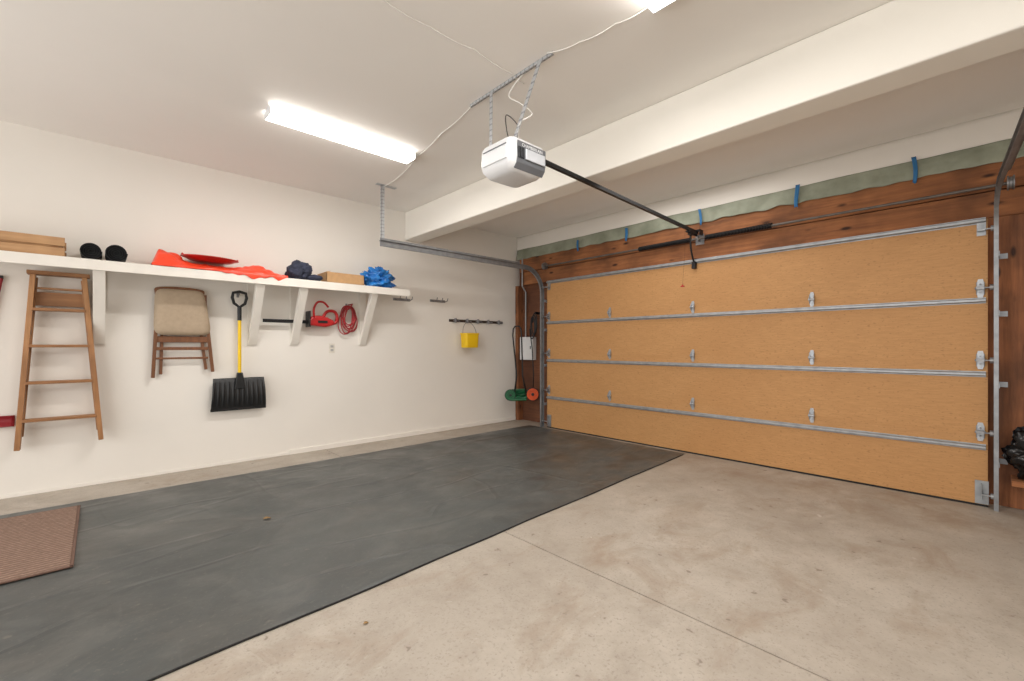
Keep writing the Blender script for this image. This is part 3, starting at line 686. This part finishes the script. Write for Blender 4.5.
# ------------------------------------------------------------------ corner: push mower, looped cord, electric box
rm = empty('reel_mower', (4.92, 5.12, .48), 'green push reel mower with black handle and orange wheel hung in corner', 'mower')
A = Vector((4.79, 5.20, .47)); B = Vector((5.06, 4.97, .48)); ax = (B-A).normalized(); fw = Vector((-.68, -.733, 0))
for P, mt, hub, sc_ in ((A, m_green, m_black, .85), (B, m_orangew, m_black, 1)):
    R_ = Matrix.Translation(P) @ Vector((0, 0, 1)).rotation_difference(fw).to_matrix().to_4x4() @ Matrix.Scale(sc_, 4)
    b = MB(); b.M = R_
    b.lathe([(.07, -.02), (.092, -.018), (.095, -.012), (.095, .012), (.09, .018), (.07, .018), (.066, .01), (.066, -.01)], (0, 0, 0), 28)
    for k in range(6):
        a = 2*PI*k/6; b.bar((.015*math.cos(a), .015*math.sin(a), 0), (.074*math.cos(a), .074*math.sin(a), 0), .024, .012, side=(0, 0, 1))
    wh = b.build('wheel', mt, rm, smooth='auto')
    b = MB(); b.M = R_; b.lathe([(.004, -.02), (.024, -.018), (.024, .022), (.004, .026)], (0, 0, 0), 16); b.build('hub', hub, wh, smooth='auto')
    b = MB(); b.M = R_; b.tube([(.098*math.cos(2*PI*k/28), .098*math.sin(2*PI*k/28), 0) for k in range(28)], .010, 8, True); b.build('tyre', m_black, wh, smooth=True)
b = MB(); L = (B-A).length
Rm = Matrix.Translation(A) @ Matrix((ax, fw, Vector((0, 0, 1)))).transposed().to_4x4(); b.M = Rm
for k in range(6):
    def rb(u, v, k=k):
        a = 2*PI*k/6+u*1.5; r = .02+.055*v
        return (.04+u*(L-.13), -.04+r*math.cos(a), r*math.sin(a))
    b.grid(14, 2, rb)
b.build('reel_blades', m_green, rm, smooth=True, solid=.005)
b = MB(); b.M = Rm; b.prism([(.02, .07), (L*.7, .07), (L*.7, .088), (.02, .088)], -.08, .0, axis=1); b.cyl((0, -.04, 0), (L*.8, -.04, 0), .014, 12); b.cyl((L*.02, -.0, -.075), (L*.72, -.0, -.075), .02, 12); b.build('deck', m_green, rm)
up = (A+B)/2+Vector((-.05, .05, 1.05))
b = MB(); b.tube([A+ax*.06, A+ax*.10+Vector((0, 0, .3)), up-ax*.07+Vector((0, 0, -.1)), up-ax*.06, up-ax*.03+Vector((0, 0, .04)), up+ax*.03+Vector((0, 0, .04)), up+ax*.06, up+ax*.07+Vector((0, 0, -.1)), B-ax*.16+Vector((0, 0, .3)), B-ax*.10], .012, 10); b.build('handle', m_black, rm, smooth=True)
lc = empty('black_cord', (5.2, 5.0, 1.5), 'looped black cord hanging on timber beside the white electrical box', 'cord')
pts = []
for i in range(3*24+1):
    a = 2*PI*i/24; j = i/24; pts.append((5.145-.012*j, 5.00+.05*math.cos(a)+.012*j, 1.62+.17*math.sin(a)-.03*j))
b = MB(); b.tube(pts+[(5.11, 5.03, 1.2), (5.13, 5.02, .8), (5.14, 5.04, .55)], .009, 8); b.build('cord_loops', m_black, lc, smooth=True)
b = MB(); b.box((5.14, 4.98, 1.76), (WX, 5.01, 1.80)); b.build('hook', m_dark, lc)
eb = empty('electrical_box', (5.26, 5.25, 1.2), 'white electrical box on the timber wall in the corner', 'electrical box')
b = MB(); b.box((5.19, 5.10, 1.02), (WX-.002, 5.40, 1.40)); b.build('case', m_white, eb, bevel=.006)
b = MB(); b.box((5.182, 5.115, 1.035), (5.19, 5.385, 1.385)); cv = b.build('cover', m_white, eb, bevel=.004)
b = MB(); b.box((5.176, 5.13, 1.20), (5.182, 5.15, 1.25)); b.build('latch', m_greyp, cv)
b = MB(); b.tube([(5.23, 5.30, 1.40), (5.23, 5.30, 2.15), (5.15, 5.30, 2.24), (5.15, 5.30, 2.70)], .013, 12); b.build('conduit', m_galv, eb, smooth='auto')
bg = empty('trash_bag', (5.02, -.3, .256), 'crumpled shiny black plastic bag beside the right door track', 'bag')
b = MB(); b.blob((5.0, -.31, .43), (.27, .46, .42), 21, .35, 2.3, 5, .258); b.build('bag_body', m_bag, bg, smooth=True)
b = MB(); b.tube([(5.0, -.32, .57), (5.0, -.30, .62), (5.02, -.33, .68)], .022, 8); b.build('tied_neck', m_bag, bg, smooth=True)

# ------------------------------------------------------------------ floor coverings
c1 = meet(160, 678, Z=0); c2 = meet(688, 453, Z=0)
def ye(x): return c1.y+(x-c1.x)*(c2.y-c1.y)/(c2.x-c1.x)
def fm(u, v):
    x = -2.4+(4.99+2.4)*u; yy0 = ye(x)+.012*noise.noise(Vector((x*1.5, 0, 0))); yy1 = 4.97+.012*noise.noise(Vector((x*1.3, 4, 0)))
    y = yy0+(yy1-yy0)*v
    fold = max(0, 1-abs(noise.noise(Vector((x*.55+2, y*1.3, 3))))*13)
    z = .004+.006*abs(noise.noise(Vector((x*1.1, y*1.9, 0))))+.004*fold
    if v in (0, 1) or u in (0, 1): z = .001
    return (x, y, z)
b = MB(); b.grid(260, 130, fm); o = b.build('garage_floor_mat', m_mat, smooth=True)
tag(o, 'large charcoal grey garage floor mat with wrinkles along shelf wall', 'floor mat')
b = MB()
b.tube([(x, ye(x)+.012*noise.noise(Vector((x*1.5, 0, 0))), .005) for x in [-2.4+.1*k for k in range(74)]], .005, 6); b.build('raised_edge', m_seal, o, smooth=True)
rg = empty('brown_doormat', (-.9, 4.1, .02), 'brown ribbed doormat lying on the charcoal mat near ladder', 'doormat')
b = MB(); b.box((-1.9, 3.51, .015), (-.12, 4.79, .023)); b.build('pile', m_rib, rg, bevel=.004)
b = MB()
b.box((-1.93, 3.495, .013), (-.105, 3.512, .020)); b.box((-1.93, 4.788, .013), (-.105, 4.80, .020)); b.box((-.122, 3.495, .013), (-.105, 4.80, .020)); b.build('rubber_border', m_brub, rg, bevel=.002)
for px, py, lab, sc_ in ((267, 519, 'dry leaf lying on the charcoal mat centre', .05), (366, 621, 'dry leaf on bare concrete close to the mat edge', .024)):
    p = meet(px, py, Z=.012); b = MB()
    zl = .014 if py < 600 else .002
    b.grid(10, 4, lambda u, v: (p.x+sc_*(u-.5), p.y+(v-.5)*sc_*.8*math.sin(max(.02, min(.98, u))*PI)*(1+.3*math.sin(u*20)), zl+sc_*(.2*abs(v-.5)+.1*math.sin(u*4))))
    o = b.build('dry_leaf', m_leaf, smooth=True, solid=.001); tag(o, lab, 'leaf')
try:
    bpy.context.scene.view_settings.view_transform = 'Standard'
except Exception as e: print(e)
